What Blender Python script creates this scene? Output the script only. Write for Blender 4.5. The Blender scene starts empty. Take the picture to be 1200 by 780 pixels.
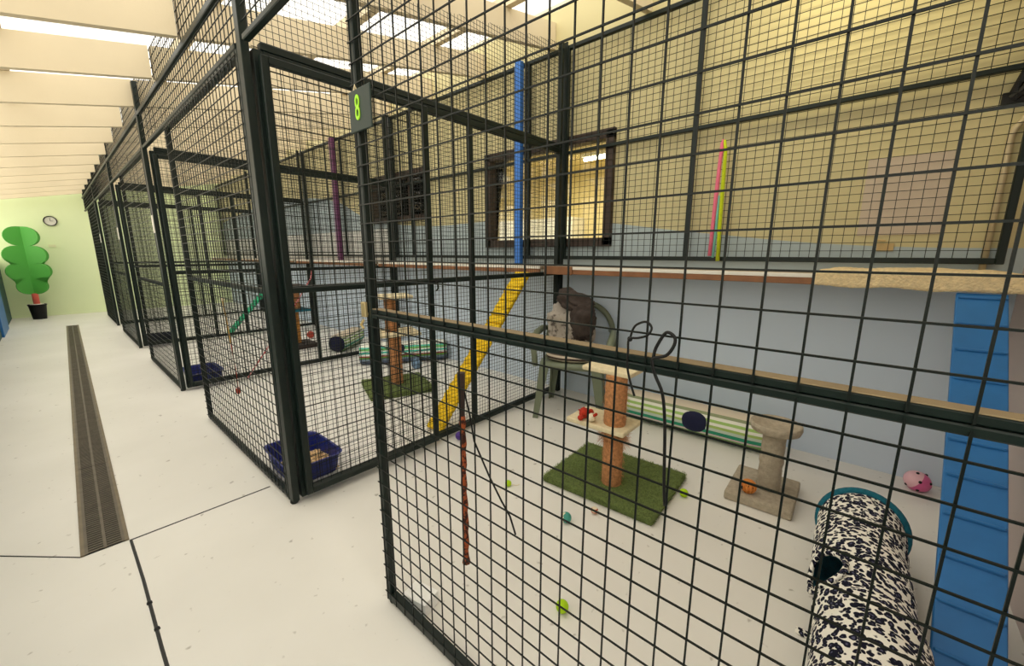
import bpy, bmesh, math, random
from mathutils import Vector, Matrix, noise
random.seed(7)
PI = math.pi
scene = bpy.context.scene
COL = scene.collection

# ------------------------------------------------------------------ helpers
def lin(c):
    return tuple(((v/12.92) if v <= .04045 else ((v+.055)/1.055)**2.4) for v in (x/255. for x in c))

def mat(name, rgb, rough=.6, var=.0, scale=8., bump=0., bscale=40., metal=0., spec=.5, detail=4.):
    m = bpy.data.materials.new(name); m.use_nodes = True
    nt = m.node_tree; b = nt.nodes['Principled BSDF']
    c = lin(rgb)
    b.inputs['Base Color'].default_value = (*c, 1); b.inputs['Roughness'].default_value = rough
    b.inputs['Metallic'].default_value = metal; b.inputs['Specular IOR Level'].default_value = spec
    tc = nt.nodes.new('ShaderNodeTexCoord')
    if var > 0:
        n = nt.nodes.new('ShaderNodeTexNoise'); n.inputs['Scale'].default_value = scale; n.inputs['Detail'].default_value = detail
        nt.links.new(tc.outputs['Object'], n.inputs['Vector'])
        r = nt.nodes.new('ShaderNodeValToRGB')
        r.color_ramp.elements[0].position = .3; r.color_ramp.elements[1].position = .7
        r.color_ramp.elements[0].color = (*[x*(1-var) for x in c], 1)
        r.color_ramp.elements[1].color = (*[min(1, x*(1+var)) for x in c], 1)
        nt.links.new(n.outputs['Fac'], r.inputs['Fac']); nt.links.new(r.outputs['Color'], b.inputs['Base Color'])
    if bump > 0:
        n2 = nt.nodes.new('ShaderNodeTexNoise'); n2.inputs['Scale'].default_value = bscale; n2.inputs['Detail'].default_value = 3
        nt.links.new(tc.outputs['Object'], n2.inputs['Vector'])
        bp = nt.nodes.new('ShaderNodeBump'); bp.inputs['Strength'].default_value = bump; bp.inputs['Distance'].default_value = .01
        nt.links.new(n2.outputs['Fac'], bp.inputs['Height']); nt.links.new(bp.outputs['Normal'], b.inputs['Normal'])
    return m

def emit(name, rgb, s):
    m = bpy.data.materials.new(name); m.use_nodes = True; nt = m.node_tree; nt.nodes.clear()
    e = nt.nodes.new('ShaderNodeEmission'); e.inputs['Color'].default_value = (*lin(rgb), 1); e.inputs['Strength'].default_value = s
    o = nt.nodes.new('ShaderNodeOutputMaterial'); nt.links.new(e.outputs[0], o.inputs[0]); return m

def smooth_path(pts, k=4):
    pts = [Vector(p) for p in pts]; out = []
    for i in range(len(pts)-1):
        p0, p1, p2, p3 = pts[max(0, i-1)], pts[i], pts[i+1], pts[min(len(pts)-1, i+2)]
        for j in range(k):
            t = j/k; out.append(.5*((2*p1)+(p2-p0)*t+(2*p0-5*p1+4*p2-p3)*t*t+(3*p1-p0-3*p2+p3)*t**3))
    return out+[pts[-1]]
class MB:
    """collects shapes; build() links them as ONE mesh object"""
    def __init__(s): s.v = []; s.f = []; s.mi = []; s.m = 0; s.sm = []; s.smooth = False
    def add(s, vs, fs):
        o = len(s.v); s.v += [tuple(v) for v in vs]
        for f in fs: s.f.append(tuple(i+o for i in f)); s.mi.append(s.m); s.sm.append(s.smooth)
    def box(s, a, b, M=None):
        x0, y0, z0 = a; x1, y1, z1 = b
        vs = [Vector(p) for p in ((x0,y0,z0),(x1,y0,z0),(x1,y1,z0),(x0,y1,z0),(x0,y0,z1),(x1,y0,z1),(x1,y1,z1),(x0,y1,z1))]
        if M is not None: vs = [M @ v for v in vs]
        s.add(vs, ((0,3,2,1),(4,5,6,7),(0,1,5,4),(1,2,6,5),(2,3,7,6),(3,0,4,7)))
    def bbox(s, a, b, r=.006, seg=2, M=None):
        """bevelled box"""
        bm = bmesh.new()
        bmesh.ops.create_cube(bm, size=1)
        for v in bm.verts:
            v.co = Vector([a[i] + (b[i]-a[i])*(v.co[i]+.5) for i in range(3)])
        bmesh.ops.bevel(bm, geom=bm.edges[:], offset=r, segments=seg, affect='EDGES', profile=.6)
        s.frombm(bm, M)
    def frombm(s, bm, M=None):
        bm.verts.index_update()
        s.add([(M @ v.co) if M is not None else v.co.copy() for v in bm.verts], [[v.index for v in f.verts] for f in bm.faces]); bm.free()
    def tube(s, pts, r, n=6, cap=True, rot=0.):
        pts = [Vector(p) for p in pts]; rs = r if isinstance(r, (list, tuple)) else [r]*len(pts)
        vs = []; up = None
        for i, p in enumerate(pts):
            t = (pts[min(i+1, len(pts)-1)] - pts[max(i-1, 0)]).normalized()
            if up is None:
                up = Vector((0,0,1)) if abs(t.z) < .9 else Vector((1,0,0))
            sd = t.cross(up)
            if sd.length < 1e-5: sd = t.orthogonal()
            sd.normalize(); up = sd.cross(t).normalized()
            for k in range(n):
                a = 2*PI*k/n + rot
                vs.append(p + (sd*math.cos(a) + up*math.sin(a))*rs[i])
        fs = []
        for i in range(len(pts)-1):
            for k in range(n):
                fs.append((i*n+k, i*n+(k+1) % n, (i+1)*n+(k+1) % n, (i+1)*n+k))
        if cap: fs += [tuple(range(n-1, -1, -1)), tuple((len(pts)-1)*n+k for k in range(n))]
        s.add(vs, fs)
    def lathe(s, prof, n=24, M=None, c=(0,0,0)):
        vs = []; c = Vector(c)
        for r, z in prof:
            for k in range(n):
                a = 2*PI*k/n; p = Vector((r*math.cos(a), r*math.sin(a), z)) + c
                vs.append(M @ p if M is not None else p)
        fs = []
        for i in range(len(prof)-1):
            for k in range(n): fs.append((i*n+k, i*n+(k+1) % n, (i+1)*n+(k+1) % n, (i+1)*n+k))
        if prof[0][0] > 1e-6: fs.append(tuple(range(n-1, -1, -1)))
        if prof[-1][0] > 1e-6: fs.append(tuple((len(prof)-1)*n+k for k in range(n)))
        s.add(vs, fs)
    def sphere(s, c, r, n=16, sc=(1,1,1), disp=0., dsc=8., M=None):
        bm = bmesh.new(); bmesh.ops.create_uvsphere(bm, u_segments=n, v_segments=max(6, n*2//3), radius=1)
        for v in bm.verts:
            d = 1 + disp*noise.noise(v.co*dsc*.3 + Vector(c)*3)
            v.co = Vector((v.co.x*sc[0]*r*d, v.co.y*sc[1]*r*d, v.co.z*sc[2]*r*d))
            if M is not None: v.co = M @ v.co
            v.co += Vector(c)
        s.frombm(bm)
    def prism(s, outline, z0, z1, M=None):
        """outline in local xy, extruded in z"""
        n = len(outline)
        vs = [Vector((x, y, z0)) for x, y in outline] + [Vector((x, y, z1)) for x, y in outline]
        if M is not None: vs = [M @ v for v in vs]
        s.add(vs, [tuple(range(n-1, -1, -1)), tuple(range(n, 2*n))] + [(k, (k+1) % n, n+(k+1) % n, n+k) for k in range(n)])
    def build(s, name, mats, parent=None, loc=None, rz=0.):
        me = bpy.data.meshes.new(name); me.from_pydata(s.v, [], s.f)
        for m in (mats if isinstance(mats, (list, tuple)) else [mats]): me.materials.append(m)
        me.polygons.foreach_set('material_index', s.mi); me.polygons.foreach_set('use_smooth', s.sm); me.update()
        o = bpy.data.objects.new(name, me); COL.objects.link(o)
        if parent is not None: o.parent = parent
        if loc is not None: o.location = loc; o.rotation_euler.z = rz
        return o

def tag(o, label=None, cat=None, group=None, kind=None):
    for k, v in (('label', label), ('category', cat), ('group', group), ('kind', kind)):
        if v: o[k] = v
    return o
def thing(name, label, cat, loc=(0,0,0), rz=0., group=None):
    o = bpy.data.objects.new(name, None); o.empty_display_size = .1; COL.objects.link(o)
    o.location = loc; o.rotation_euler.z = rz
    return tag(o, label, cat, group)
def one(mb, name, mats, label, cat, loc=None, rz=0., group=None, kind=None):
    return tag(mb.build(name, mats, None, loc, rz), label, cat, group, kind)
def struct(mb, name, mats, label=None):
    return tag(mb.build(name, mats), label, None, None, 'structure')
def R3(ax, deg): return Matrix.Rotation(math.radians(deg), 4, ax)
def T3(x, y, z): return Matrix.Translation((x, y, z))

# ------------------------------------------------------------------ materials
STEEL = mat('dark_green_powder_coat', (13, 27, 23), .42, .15, 12, spec=.35)
WIRE = mat('dark_green_wire', (10, 18, 15), .45, spec=.3)
CREAM = mat('cream_beam_paint', (226, 211, 180), .7, .03, 3, .05, 60)
BROWNW = mat('brown_shelf_timber', (138, 92, 58), .55, .2, 14)
WHITE = mat('white_laminate', (235, 232, 222), .5)
SHELF = mat('shelf_top', (170, 150, 125), .6, .1, 10)
FARW = mat('lime_wall_paint', (238, 250, 204), .75, .015, 2)
TEALW = mat('dark_teal_paint', (22, 74, 74), .6, .06, 5)
PINKW = mat('pale_mauve_wall', (205, 190, 186), .7, .03, 4)
BLUEP = mat('blue_board_paint', (38, 112, 178), .5, .08, 10, .08, 60)
BLUEPOST = mat('blue_post_paint', (60, 125, 215), .5)
PURPLE = mat('purple_post_paint', (104, 52, 96), .5)
RUBBER = mat('black_rubber', (18, 18, 18), .55)
BLACK = mat('black_plastic', (11, 11, 12), .5, spec=.3)
CHAIRM = mat('olive_grey_plastic', (112, 120, 98), .45, .04, 20)
NAVY = mat('navy_fabric', (16, 22, 58), .85, .1, 30)
TRAYB = mat('blue_tray_plastic', (26, 40, 128), .4, .05, 10)
PELLET = mat('wood_pellets', (226, 196, 150), .85, .25, 60)
SISAL = mat('brown_sisal', (196, 138, 90), .9, .3, 70, .6, 120)
CARPET = mat('cream_carpet', (226, 212, 176), .95, .08, 60, .3, 160)
BEIGEC = mat('beige_plush', (176, 164, 144), .97, .14, 50, .6, 140)
TURF = mat('artificial_turf', (104, 120, 64), .95, .3, 90, .8, 200)
BLADE = mat('turf_blade', (118, 134, 74), .9, .3, 40)
TEALF = mat('teal_plush_trim', (24, 104, 124), .95, .2, 70, .5, 150)
SHEEP = mat('sheepskin', (236, 214, 168), .98, .12, 60, .9, 110)
YELLOW = mat('yellow_ramp_felt', (240, 200, 20), .85, .12, 40, .4, 90)
GREENT = mat('green_ramp_felt', (60, 190, 140), .85, .12, 40)
DRAIN = mat('drain_grate_metal', (104, 96, 84), .55, .15, 20, metal=.4)
DRAINF = mat('drain_rail_metal', (120, 108, 88), .55, .15, 20, metal=.3)
DARKPIT = mat('drain_channel', (36, 33, 30), .9)
SIGN = mat('sign_plate_green', (24, 44, 38), .5)
LIME = mat('lime_numeral', (170, 235, 40), .5)
FRAMEB = mat('brown_window_frame', (62, 46, 36), .5, .1, 10)
PAPER = mat('pale_pink_paper', (212, 196, 176), .8, .03, 6)
GREENP = mat('green_tree_paint', (84, 172, 70), .55, .04, 3)
PINKT = mat('pink_trunk_paint', (220, 100, 84), .6)
BRASS = mat('brass_latch', (200, 180, 130), .35, metal=.7)
ZINC = mat('pale_conduit', (222, 205, 165), .4, metal=.2)

# floor: painted concrete
def floor_mat():
    m = bpy.data.materials.new('painted_concrete_floor'); m.use_nodes = True; nt = m.node_tree; b = nt.nodes['Principled BSDF']
    tc = nt.nodes.new('ShaderNodeTexCoord')
    n = nt.nodes.new('ShaderNodeTexNoise'); n.inputs['Scale'].default_value = 1.3; n.inputs['Detail'].default_value = 5
    nt.links.new(tc.outputs['Object'], n.inputs['Vector'])
    r = nt.nodes.new('ShaderNodeValToRGB'); r.color_ramp.elements[0].position = .3; r.color_ramp.elements[1].position = .72
    r.color_ramp.elements[0].color = (*lin((226, 223, 216)), 1); r.color_ramp.elements[1].color = (*lin((237, 234, 228)), 1)
    nt.links.new(n.outputs['Fac'], r.inputs['Fac'])
    n2 = nt.nodes.new('ShaderNodeTexNoise'); n2.inputs['Scale'].default_value = 22; n2.inputs['Detail'].default_value = 2
    nt.links.new(tc.outputs['Object'], n2.inputs['Vector'])
    r2 = nt.nodes.new('ShaderNodeValToRGB'); r2.color_ramp.elements[0].position = .69; r2.color_ramp.elements[1].position = .76
    r2.color_ramp.elements[0].color = (0, 0, 0, 1); r2.color_ramp.elements[1].color = (.55, .55, .55, 1)
    nt.links.new(n2.outputs['Fac'], r2.inputs['Fac'])
    mx = nt.nodes.new('ShaderNodeMixRGB'); nt.links.new(r2.outputs['Color'], mx.inputs['Fac'])
    nt.links.new(r.outputs['Color'], mx.inputs[1]); mx.inputs[2].default_value = (*lin((128, 118, 104)), 1)
    nt.links.new(mx.outputs[0], b.inputs['Base Color'])
    b.inputs['Roughness'].default_value = .42; b.inputs['Specular IOR Level'].default_value = .35
    return m
FLOORM = floor_mat()

def backwall_mat():
    """pale blue-grey dado, painted grey-blue hill band, beige above; white and grey mural further along"""
    m = bpy.data.materials.new('painted_back_wall'); m.use_nodes = True; nt = m.node_tree; b = nt.nodes['Principled BSDF']; L = nt.links.new
    tc = nt.nodes.new('ShaderNodeTexCoord'); sp = nt.nodes.new('ShaderNodeSeparateXYZ'); L(tc.outputs['Object'], sp.inputs[0])
    def math_(op, a, bb):
        n = nt.nodes.new('ShaderNodeMath'); n.operation = op
        for i, v in enumerate((a, bb)):
            if isinstance(v, (int, float)): n.inputs[i].default_value = v
            else: L(v, n.inputs[i])
        return n.outputs[0]
    fl = nt.nodes.new('ShaderNodeFloatCurve')
    cur = fl.mapping.curves[0]
    pts = [(0.0, 1.22), (.055, 1.24), (.12, 1.33), (.2, 1.46), (.26, 1.50), (.36, 1.50), (.45, 1.62), (.55, 1.98), (.7, 2.1), (1., 1.9)]
    while len(cur.points) < len(pts): cur.points.new(.5, .5)
    for p, (a, c) in zip(cur.points, pts): p.location = (a, c/2.5)
    fl.mapping.update()
    L(math_('DIVIDE', math_('ADD', sp.outputs[1], .6), 12.5), fl.inputs['Value'])
    hill = math_('MULTIPLY', fl.outputs[0], 2.5)
    isup = math_('GREATER_THAN', sp.outputs[2], hill)
    low = math_('LESS_THAN', sp.outputs[2], 1.1)
    far = math_('GREATER_THAN', sp.outputs[1], 4.7)
    farw = math_('MULTIPLY', far, math_('LESS_THAN', sp.outputs[2], 1.5))
    def mix(f, a, c):
        n = nt.nodes.new('ShaderNodeMixRGB'); L(f, n.inputs[0])
        for i, v in ((1, a), (2, c)):
            if isinstance(v, tuple): n.inputs[i].default_value = (*lin(v), 1)
            else: L(v, n.inputs[i])
        return n.outputs[0]
    c = mix(isup, (186, 200, 204), (218, 207, 160))
    c = mix(farw, c, (232, 232, 226))
    c = mix(low, c, (204, 217, 232))
    L(c, b.inputs['Base Color']); b.inputs['Roughness'].default_value = .7; b.inputs['Specular IOR Level'].default_value = .3
    return m
BACKW = backwall_mat()

def leopard_mat():
    m = bpy.data.materials.new('leopard_print_fabric'); m.use_nodes = True; nt = m.node_tree; b = nt.nodes['Principled BSDF']; L = nt.links.new
    tc = nt.nodes.new('ShaderNodeTexCoord')
    n = nt.nodes.new('ShaderNodeTexNoise'); n.inputs['Scale'].default_value = 26; L(tc.outputs['Object'], n.inputs['Vector'])
    mx = nt.nodes.new('ShaderNodeVectorMath'); mx.operation = 'SCALE'; mx.inputs['Scale'].default_value = .03; L(n.outputs['Color'], mx.inputs[0])
    ad = nt.nodes.new('ShaderNodeVectorMath'); ad.operation = 'ADD'; L(tc.outputs['Object'], ad.inputs[0]); L(mx.outputs[0], ad.inputs[1])
    v = nt.nodes.new('ShaderNodeTexVoronoi'); v.feature = 'F1'; v.inputs['Scale'].default_value = 64; L(ad.outputs[0], v.inputs['Vector'])
    r = nt.nodes.new('ShaderNodeValToRGB'); e = r.color_ramp.elements
    e[0].position = .14; e[0].color = (*lin((88, 88, 116)), 1); e[1].position = .24; e[1].color = (*lin((24, 26, 44)), 1)
    e2 = e.new(.52); e2.color = (*lin((24, 26, 42)), 1); e3 = e.new(.585); e3.color = (*lin((246, 243, 234)), 1)
    L(v.outputs['Distance'], r.inputs['Fac']); L(r.outputs['Color'], b.inputs['Base Color']); b.inputs['Roughness'].default_value = .9
    b.inputs['Specular IOR Level'].default_value = .15
    return m
LEOP = leopard_mat()

def ring_mat(name, bands, axis='Z', rough=.85):
    """stripes by height; bands = [(pos, rgb)] constant ramp over local z metres"""
    m = bpy.data.materials.new(name); m.use_nodes = True; nt = m.node_tree; b = nt.nodes['Principled BSDF']; L = nt.links.new
    tc = nt.nodes.new('ShaderNodeTexCoord'); sp = nt.nodes.new('ShaderNodeSeparateXYZ'); L(tc.outputs['Object'], sp.inputs[0])
    d = nt.nodes.new('ShaderNodeMath'); d.operation = 'DIVIDE'; d.inputs[1].default_value = .25; L(sp.outputs[2], d.inputs[0])
    r = nt.nodes.new('ShaderNodeValToRGB'); r.color_ramp.interpolation = 'CONSTANT'; e = r.color_ramp.elements
    for i, (p, c) in enumerate(bands):
        k = e[i] if i < 2 else e.new(p/.25)
        k.position = p/.25; k.color = (*lin(c), 1)
    L(d.outputs[0], r.inputs['Fac']); L(r.outputs['Color'], b.inputs['Base Color']); b.inputs['Roughness'].default_value = rough
    return m
STRIPE = ring_mat('green_striped_fabric', [(0, (96, 128, 78)), (.03, (120, 160, 96)), (.05, (214, 196, 200)), (.062, (46, 150, 116)), (.085, (196, 210, 196)),  # lowest olive band has the shadow near the floor painted into its colour
    (.105, (170, 196, 110)), (.122, (244, 244, 232)), (.140, (168, 204, 116)), (.158, (240, 240, 226)), (.175, (150, 160, 120)), (.19, (228, 214, 190))])
STRIPE2 = ring_mat('teal_striped_fabric', [(0, (90, 104, 130)), (.05, (120, 140, 160)), (.075, (96, 150, 60)), (.095, (150, 70, 70)), (.11, (236, 240, 236)),
    (.13, (70, 190, 170)), (.15, (236, 240, 232)), (.165, (120, 190, 110)), (.185, (90, 200, 180)), (.2, (236, 236, 226))])

def spot_mat(name, base, spot, scale=30., thr=.32, rough=.9):
    m = bpy.data.materials.new(name); m.use_nodes = True; nt = m.node_tree; b = nt.nodes['Principled BSDF']; L = nt.links.new
    tc = nt.nodes.new('ShaderNodeTexCoord'); v = nt.nodes.new('ShaderNodeTexNoise'); v.inputs['Scale'].default_value = scale; v.inputs['Detail'].default_value = 3
    L(tc.outputs['Object'], v.inputs['Vector'])
    r = nt.nodes.new('ShaderNodeValToRGB'); e = r.color_ramp.elements
    e[0].position = thr; e[0].color = (*lin(spot), 1); e[1].position = thr+.12; e[1].color = (*lin(base), 1)
    L(v.outputs['Fac'], r.inputs['Fac']); L(r.outputs['Color'], b.inputs['Base Color']); b.inputs['Roughness'].default_value = rough
    return m

# ------------------------------------------------------------------ the place: constants
X0 = .631          # plane of the cage fronts
XB = 2.92         # back wall face
PITCH = 2.476
PY = [1.985 + PITCH*k for k in range(5)]     # dividers; the last one is the far wall
def roof_z(x): return 2.32 + .2*(x - .617)   # underside of the rafters
YF = 11.9

# floor, joints
mb = MB(); mb.box((-.75, -3.2, -.12), (6.5, YF+.1, 0)); struct(mb, 'floor', FLOORM)
mb = MB(); mb.tube([(-.6, 2.84, -.001), (-.301, 2.494, -.001), (-.086, 2.24, -.001)], .0035, 6); mb.box((.064, 2.222, -.002), (.6, 2.230, .0012)); struct(mb, 'trim_1', RUBBER, 'dark joint line across the pale aisle floor')
mb = MB(); mb.tube([(.062, 2.225, 0), (.064, 1.9, 0), (.060, 1.5, 0), (.062, .2, 0), (.062, -1.5, 0)], .005, 6)
for k in range(5):
    q = random.uniform(.9, 2.2); mb.sphere((.062, q, .001), .009, 6)
struct(mb, 'trim_2', RUBBER, 'black sealed joint running from the drain end')

# walls
mb = MB()
wins = [(1.57, 2.895, 1.262, 2.092), (3.82, 5.03, 1.58, 2.12)]
ys = -.62
for (a, b_, z0, z1) in wins:
    mb.box((XB, ys, 0), (XB+.12, a, 3.1)); mb.box((XB, a, 0), (XB+.12, b_, z0)); mb.box((XB, a, z1), (XB+.12, b_, 3.1)); ys = b_
mb.box((XB, ys, 0), (XB+.12, YF+.1, 3.1))
struct(mb, 'wall_back', BACKW)
mb = MB(); mb.box((-.7, YF, 0), (XB, YF+.12, 3.2)); struct(mb, 'wall_far', FARW)
mb = MB(); mb.box((X0+.03, -.62, 0), (XB, -.498, 2.9)); struct(mb, 'wall_right', PINKW)
mb = MB(); mb.box((-.72, -3.2, 0), (-.6, YF, 1.0)); struct(mb, 'wall_left', TEALW)
# high glazing strip on the low side of the roof
mb = MB()
for k in range(12): 
    y = -3.2 + 15.1*k/11; mb.box((-.68, y-.02 if k else y, 1.0), (-.64, y+.02 if k < 11 else YF, 2.06))
mb.box((-.70, -3.2, 1.0), (-.62, YF, 1.03)); mb.box((-.70, -3.2, 2.03), (-.62, YF, 2.09))
w3 = struct(mb, 'window_3', WHITE)
def glass(name, tint, rough=.02, mixf=.85):
    m = bpy.data.materials.new(name); m.use_nodes = True; nt = m.node_tree; nt.nodes.clear(); L = nt.links.new
    t = nt.nodes.new('ShaderNodeBsdfTransparent'); t.inputs[0].default_value = (*tint, 1)
    g = nt.nodes.new('ShaderNodeBsdfGlossy'); g.inputs['Roughness'].default_value = rough; g.inputs[0].default_value = (1, 1, 1, 1)
    fr = nt.nodes.new('ShaderNodeFresnel'); fr.inputs[0].default_value = 1.45
    mx = nt.nodes.new('ShaderNodeMixShader'); L(fr.outputs[0], mx.inputs[0]); L(t.outputs[0], mx.inputs[1]); L(g.outputs[0], mx.inputs[2])
    o = nt.nodes.new('ShaderNodeOutputMaterial'); L(mx.outputs[0], o.inputs[0]); return m
GLASS = glass('window_glass', (.95, .96, .93))
def roofing():
    m = bpy.data.materials.new('clear_roof_sheet'); m.use_nodes = True; nt = m.node_tree; nt.nodes.clear(); L = nt.links.new
    t = nt.nodes.new('ShaderNodeBsdfTransparent'); t.inputs[0].default_value = (.92, .90, .84, 1)
    d = nt.nodes.new('ShaderNodeBsdfTranslucent'); d.inputs[0].default_value = (.9, .87, .8, 1)
    mx = nt.nodes.new('ShaderNodeMixShader'); mx.inputs[0].default_value = .25; L(t.outputs[0], mx.inputs[1]); L(d.outputs[0], mx.inputs[2])
    o = nt.nodes.new('ShaderNodeOutputMaterial'); L(mx.outputs[0], o.inputs[0]); return m
ROOFM = roofing()
mb = MB(); mb.box((-.665, -3.18, 1.03), (-.655, YF-.01, 2.03)); g3 = mb.build('pane', ROOFM, w3)

# roof: rafters, purlins, clear corrugated sheet
k = 0
ordn = ['first', 'second', 'third', 'fourth', 'fifth', 'sixth', 'seventh', 'eighth', 'ninth', 'tenth', 'eleventh', 'twelfth', 'thirteenth', 'fourteenth', 'fifteenth', 'sixteenth', 'seventeenth', 'eighteenth']
RY = [2.913 + .7875*i for i in range(-6, 12)]
RY = [y for y in RY if y < YF-.1]
def sloped(mbx, x0, x1, y0, y1, d0, d1):
    vs = []
    for z in (d0, d1):
        for (x, y) in ((x0, y0), (x1, y0), (x1, y1), (x0, y1)): vs.append((x, y, roof_z(x)+z))
    mbx.add(vs, ((0,3,2,1),(4,5,6,7),(0,1,5,4),(1,2,6,5),(2,3,7,6),(3,0,4,7)))
for i, y in enumerate(RY):
    n = len(RY) - i
    mb = MB(); sloped(mb, -.75, X0-.006, y, y+.045, 0, .19)
    one(mb, 'roof_rafter', CREAM, 'cream roof rafter over the aisle, %s in line counted from the lime green wall' % ordn[n-1], 'rafter', group='cream rafters over the aisle')
    mb = MB(); sloped(mb, X0+.006, XB-.002, y, y+.045, 0, .19)
    one(mb, 'roof_rafter', CREAM, 'cream roof rafter over the cages, %s in line counted from the lime green wall' % ordn[n-1], 'rafter', group='cream rafters over the cages')
PX = [-.03, .8, 1.6, 2.35]
pn = ['over the aisle', 'just inside the cage fronts', 'over the middle of the cages', 'over the back of the cages']
for x, w in zip(PX, pn):
    mb = MB(); sloped(mb, x-.02, x+.045, -3, YF-.01, .192, .262)
    one(mb, 'roof_purlin', CREAM, 'cream purlin lying across the rafters ' + w, 'purlin', group='roof purlins')
mb = MB(); N = 260; vs = []; fs = []
for i in range(N+1):
    y = -3.2 + (YF+3.3)*i/N; dz = .275 + .008*math.sin(i*PI*.5)
    for x in (-.95, 3.1): vs.append((x, y, roof_z(x)+dz))
for i in range(N): fs.append((2*i, 2*i+1, 2*i+3, 2*i+2))
mb.add(vs, fs); struct(mb, 'ceiling', ROOFM)
mb = MB(); sloped(mb, X0+.02, 3.1, -3.2, .5, .292, .31); struct(mb, 'added_shade_board', CREAM, 'cream board added over the clear roof to shade the end of the numbered cage')  # opaque sheet added above the clear roof to darken this end of the cage
mb = MB()
LEAF = mat('dry_leaves', (84, 56, 30), .9, .3, 30)
for (cx_, cy_, n) in ((.15, 3.78, 70), (.42, 3.74, 80), (2.5, 2.66, 60), (2.7, 2.75, 60), (1.6, 3.4, 40)):
    for _ in range(n):
        x = cx_ + random.gauss(0, .12); y = cy_ + random.gauss(0, .02); z = roof_z(x)+.305
        M = T3(x, y, z) @ R3('Z', random.uniform(0, 360)) @ R3('X', random.uniform(-40, 40))
        a = random.uniform(.008, .022)
        mb.add([M @ Vector(p) for p in ((-a*1.6, 0, 0), (0, a*.6, 0), (a*1.6, 0, 0), (0, -a*.6, 0))], [(0, 1, 2, 3)])
one(mb, 'fallen_leaves', LEAF, 'dry brown leaves lying on the clear roof sheets', 'leaves', kind='stuff')

# ------------------------------------------------------------------ windows and the office behind
def window(idx, y0, y1, z0, z1, mull):
    mb = MB(); x0, x1 = XB-.035, XB+.06; f = .055
    mb.box((x0, y0-.012, z0-.012), (x1, y1+.012, z0+f)); mb.box((x0, y0-.012, z1-f), (x1, y1+.012, z1+.012))
    mb.box((x0, y0-.012, z0), (x1, y0+f, z1)); mb.box((x0, y1-f, z0), (x1, y1+.012, z1))
    for m_ in mull: mb.box((XB+.012, m_-.018, z0), (XB+.05, m_+.018, z1))
    w = struct(mb, 'window_%d' % idx, FRAMEB)
    g = MB(); g.box((XB+.028, y0+.02, z0+.02), (XB+.034, y1-.02, z1-.02)); g.build('pane', GLASS, w)
    return w
window(1, *wins[0], [])
window(2, *wins[1], [4.22, 4.62])
OFFW = mat('office_wall', (224, 206, 150), .8, .02, 3)
mb = MB()
mb.box((6.4, .9, 0), (6.5, 9.2, 2.7)); mb.box((XB+.12, .8, 0), (6.5, .9, 2.7)); mb.box((XB+.12, 9.2, 0), (6.5, 9.3, 2.7))
mb.box((XB+.12, .8, 2.6), (6.5, 9.3, 2.7)); mb.box((4.9, .9, 0), (6.5, 9.2, .0015))
struct(mb, 'wall_office', OFFW)
LAMP = emit('office_tube_light', (255, 246, 214), 16)
def office_lamp(y, x, lab):
    t = thing('ceiling_light', lab, 'light', (x, y, 2.5))
    m_ = MB(); m_.bbox((-.07, -.3, .05), (.07, .3, .1)); m_.build('housing', WHITE, t)
    m_ = MB(); m_.smooth = True; m_.tube([(0, -.28, .025), (0, .28, .025)], .022, 10); m_.build('tube', LAMP, t)
office_lamp(3.1, 5.4, 'glowing tube light inside the room behind the brown framed window')
office_lamp(6.8, 4.7, 'glowing tube light in the room behind the barred window further along')
t = thing('storage_cabinet', 'white cabinet standing in the room behind the brown window', 'cabinet', (6.18, 4.8, 0))
m_ = MB(); m_.bbox((-.19, -.85, .003), (.19, .85, 1.8), .008); m_.build('body', WHITE, t)
for k in range(3):
    m_ = MB(); m_.bbox((-.205, -.84+.57*k, .1), (-.19, -.29+.57*k, 1.78), .004); d_ = m_.build('door', WHITE, t)
    m_ = MB(); m_.tube([(-.215, -.36+.57*k, .9), (-.215, -.36+.57*k, 1.05)], .008); m_.build('handle', ZINC, d_)

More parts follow.
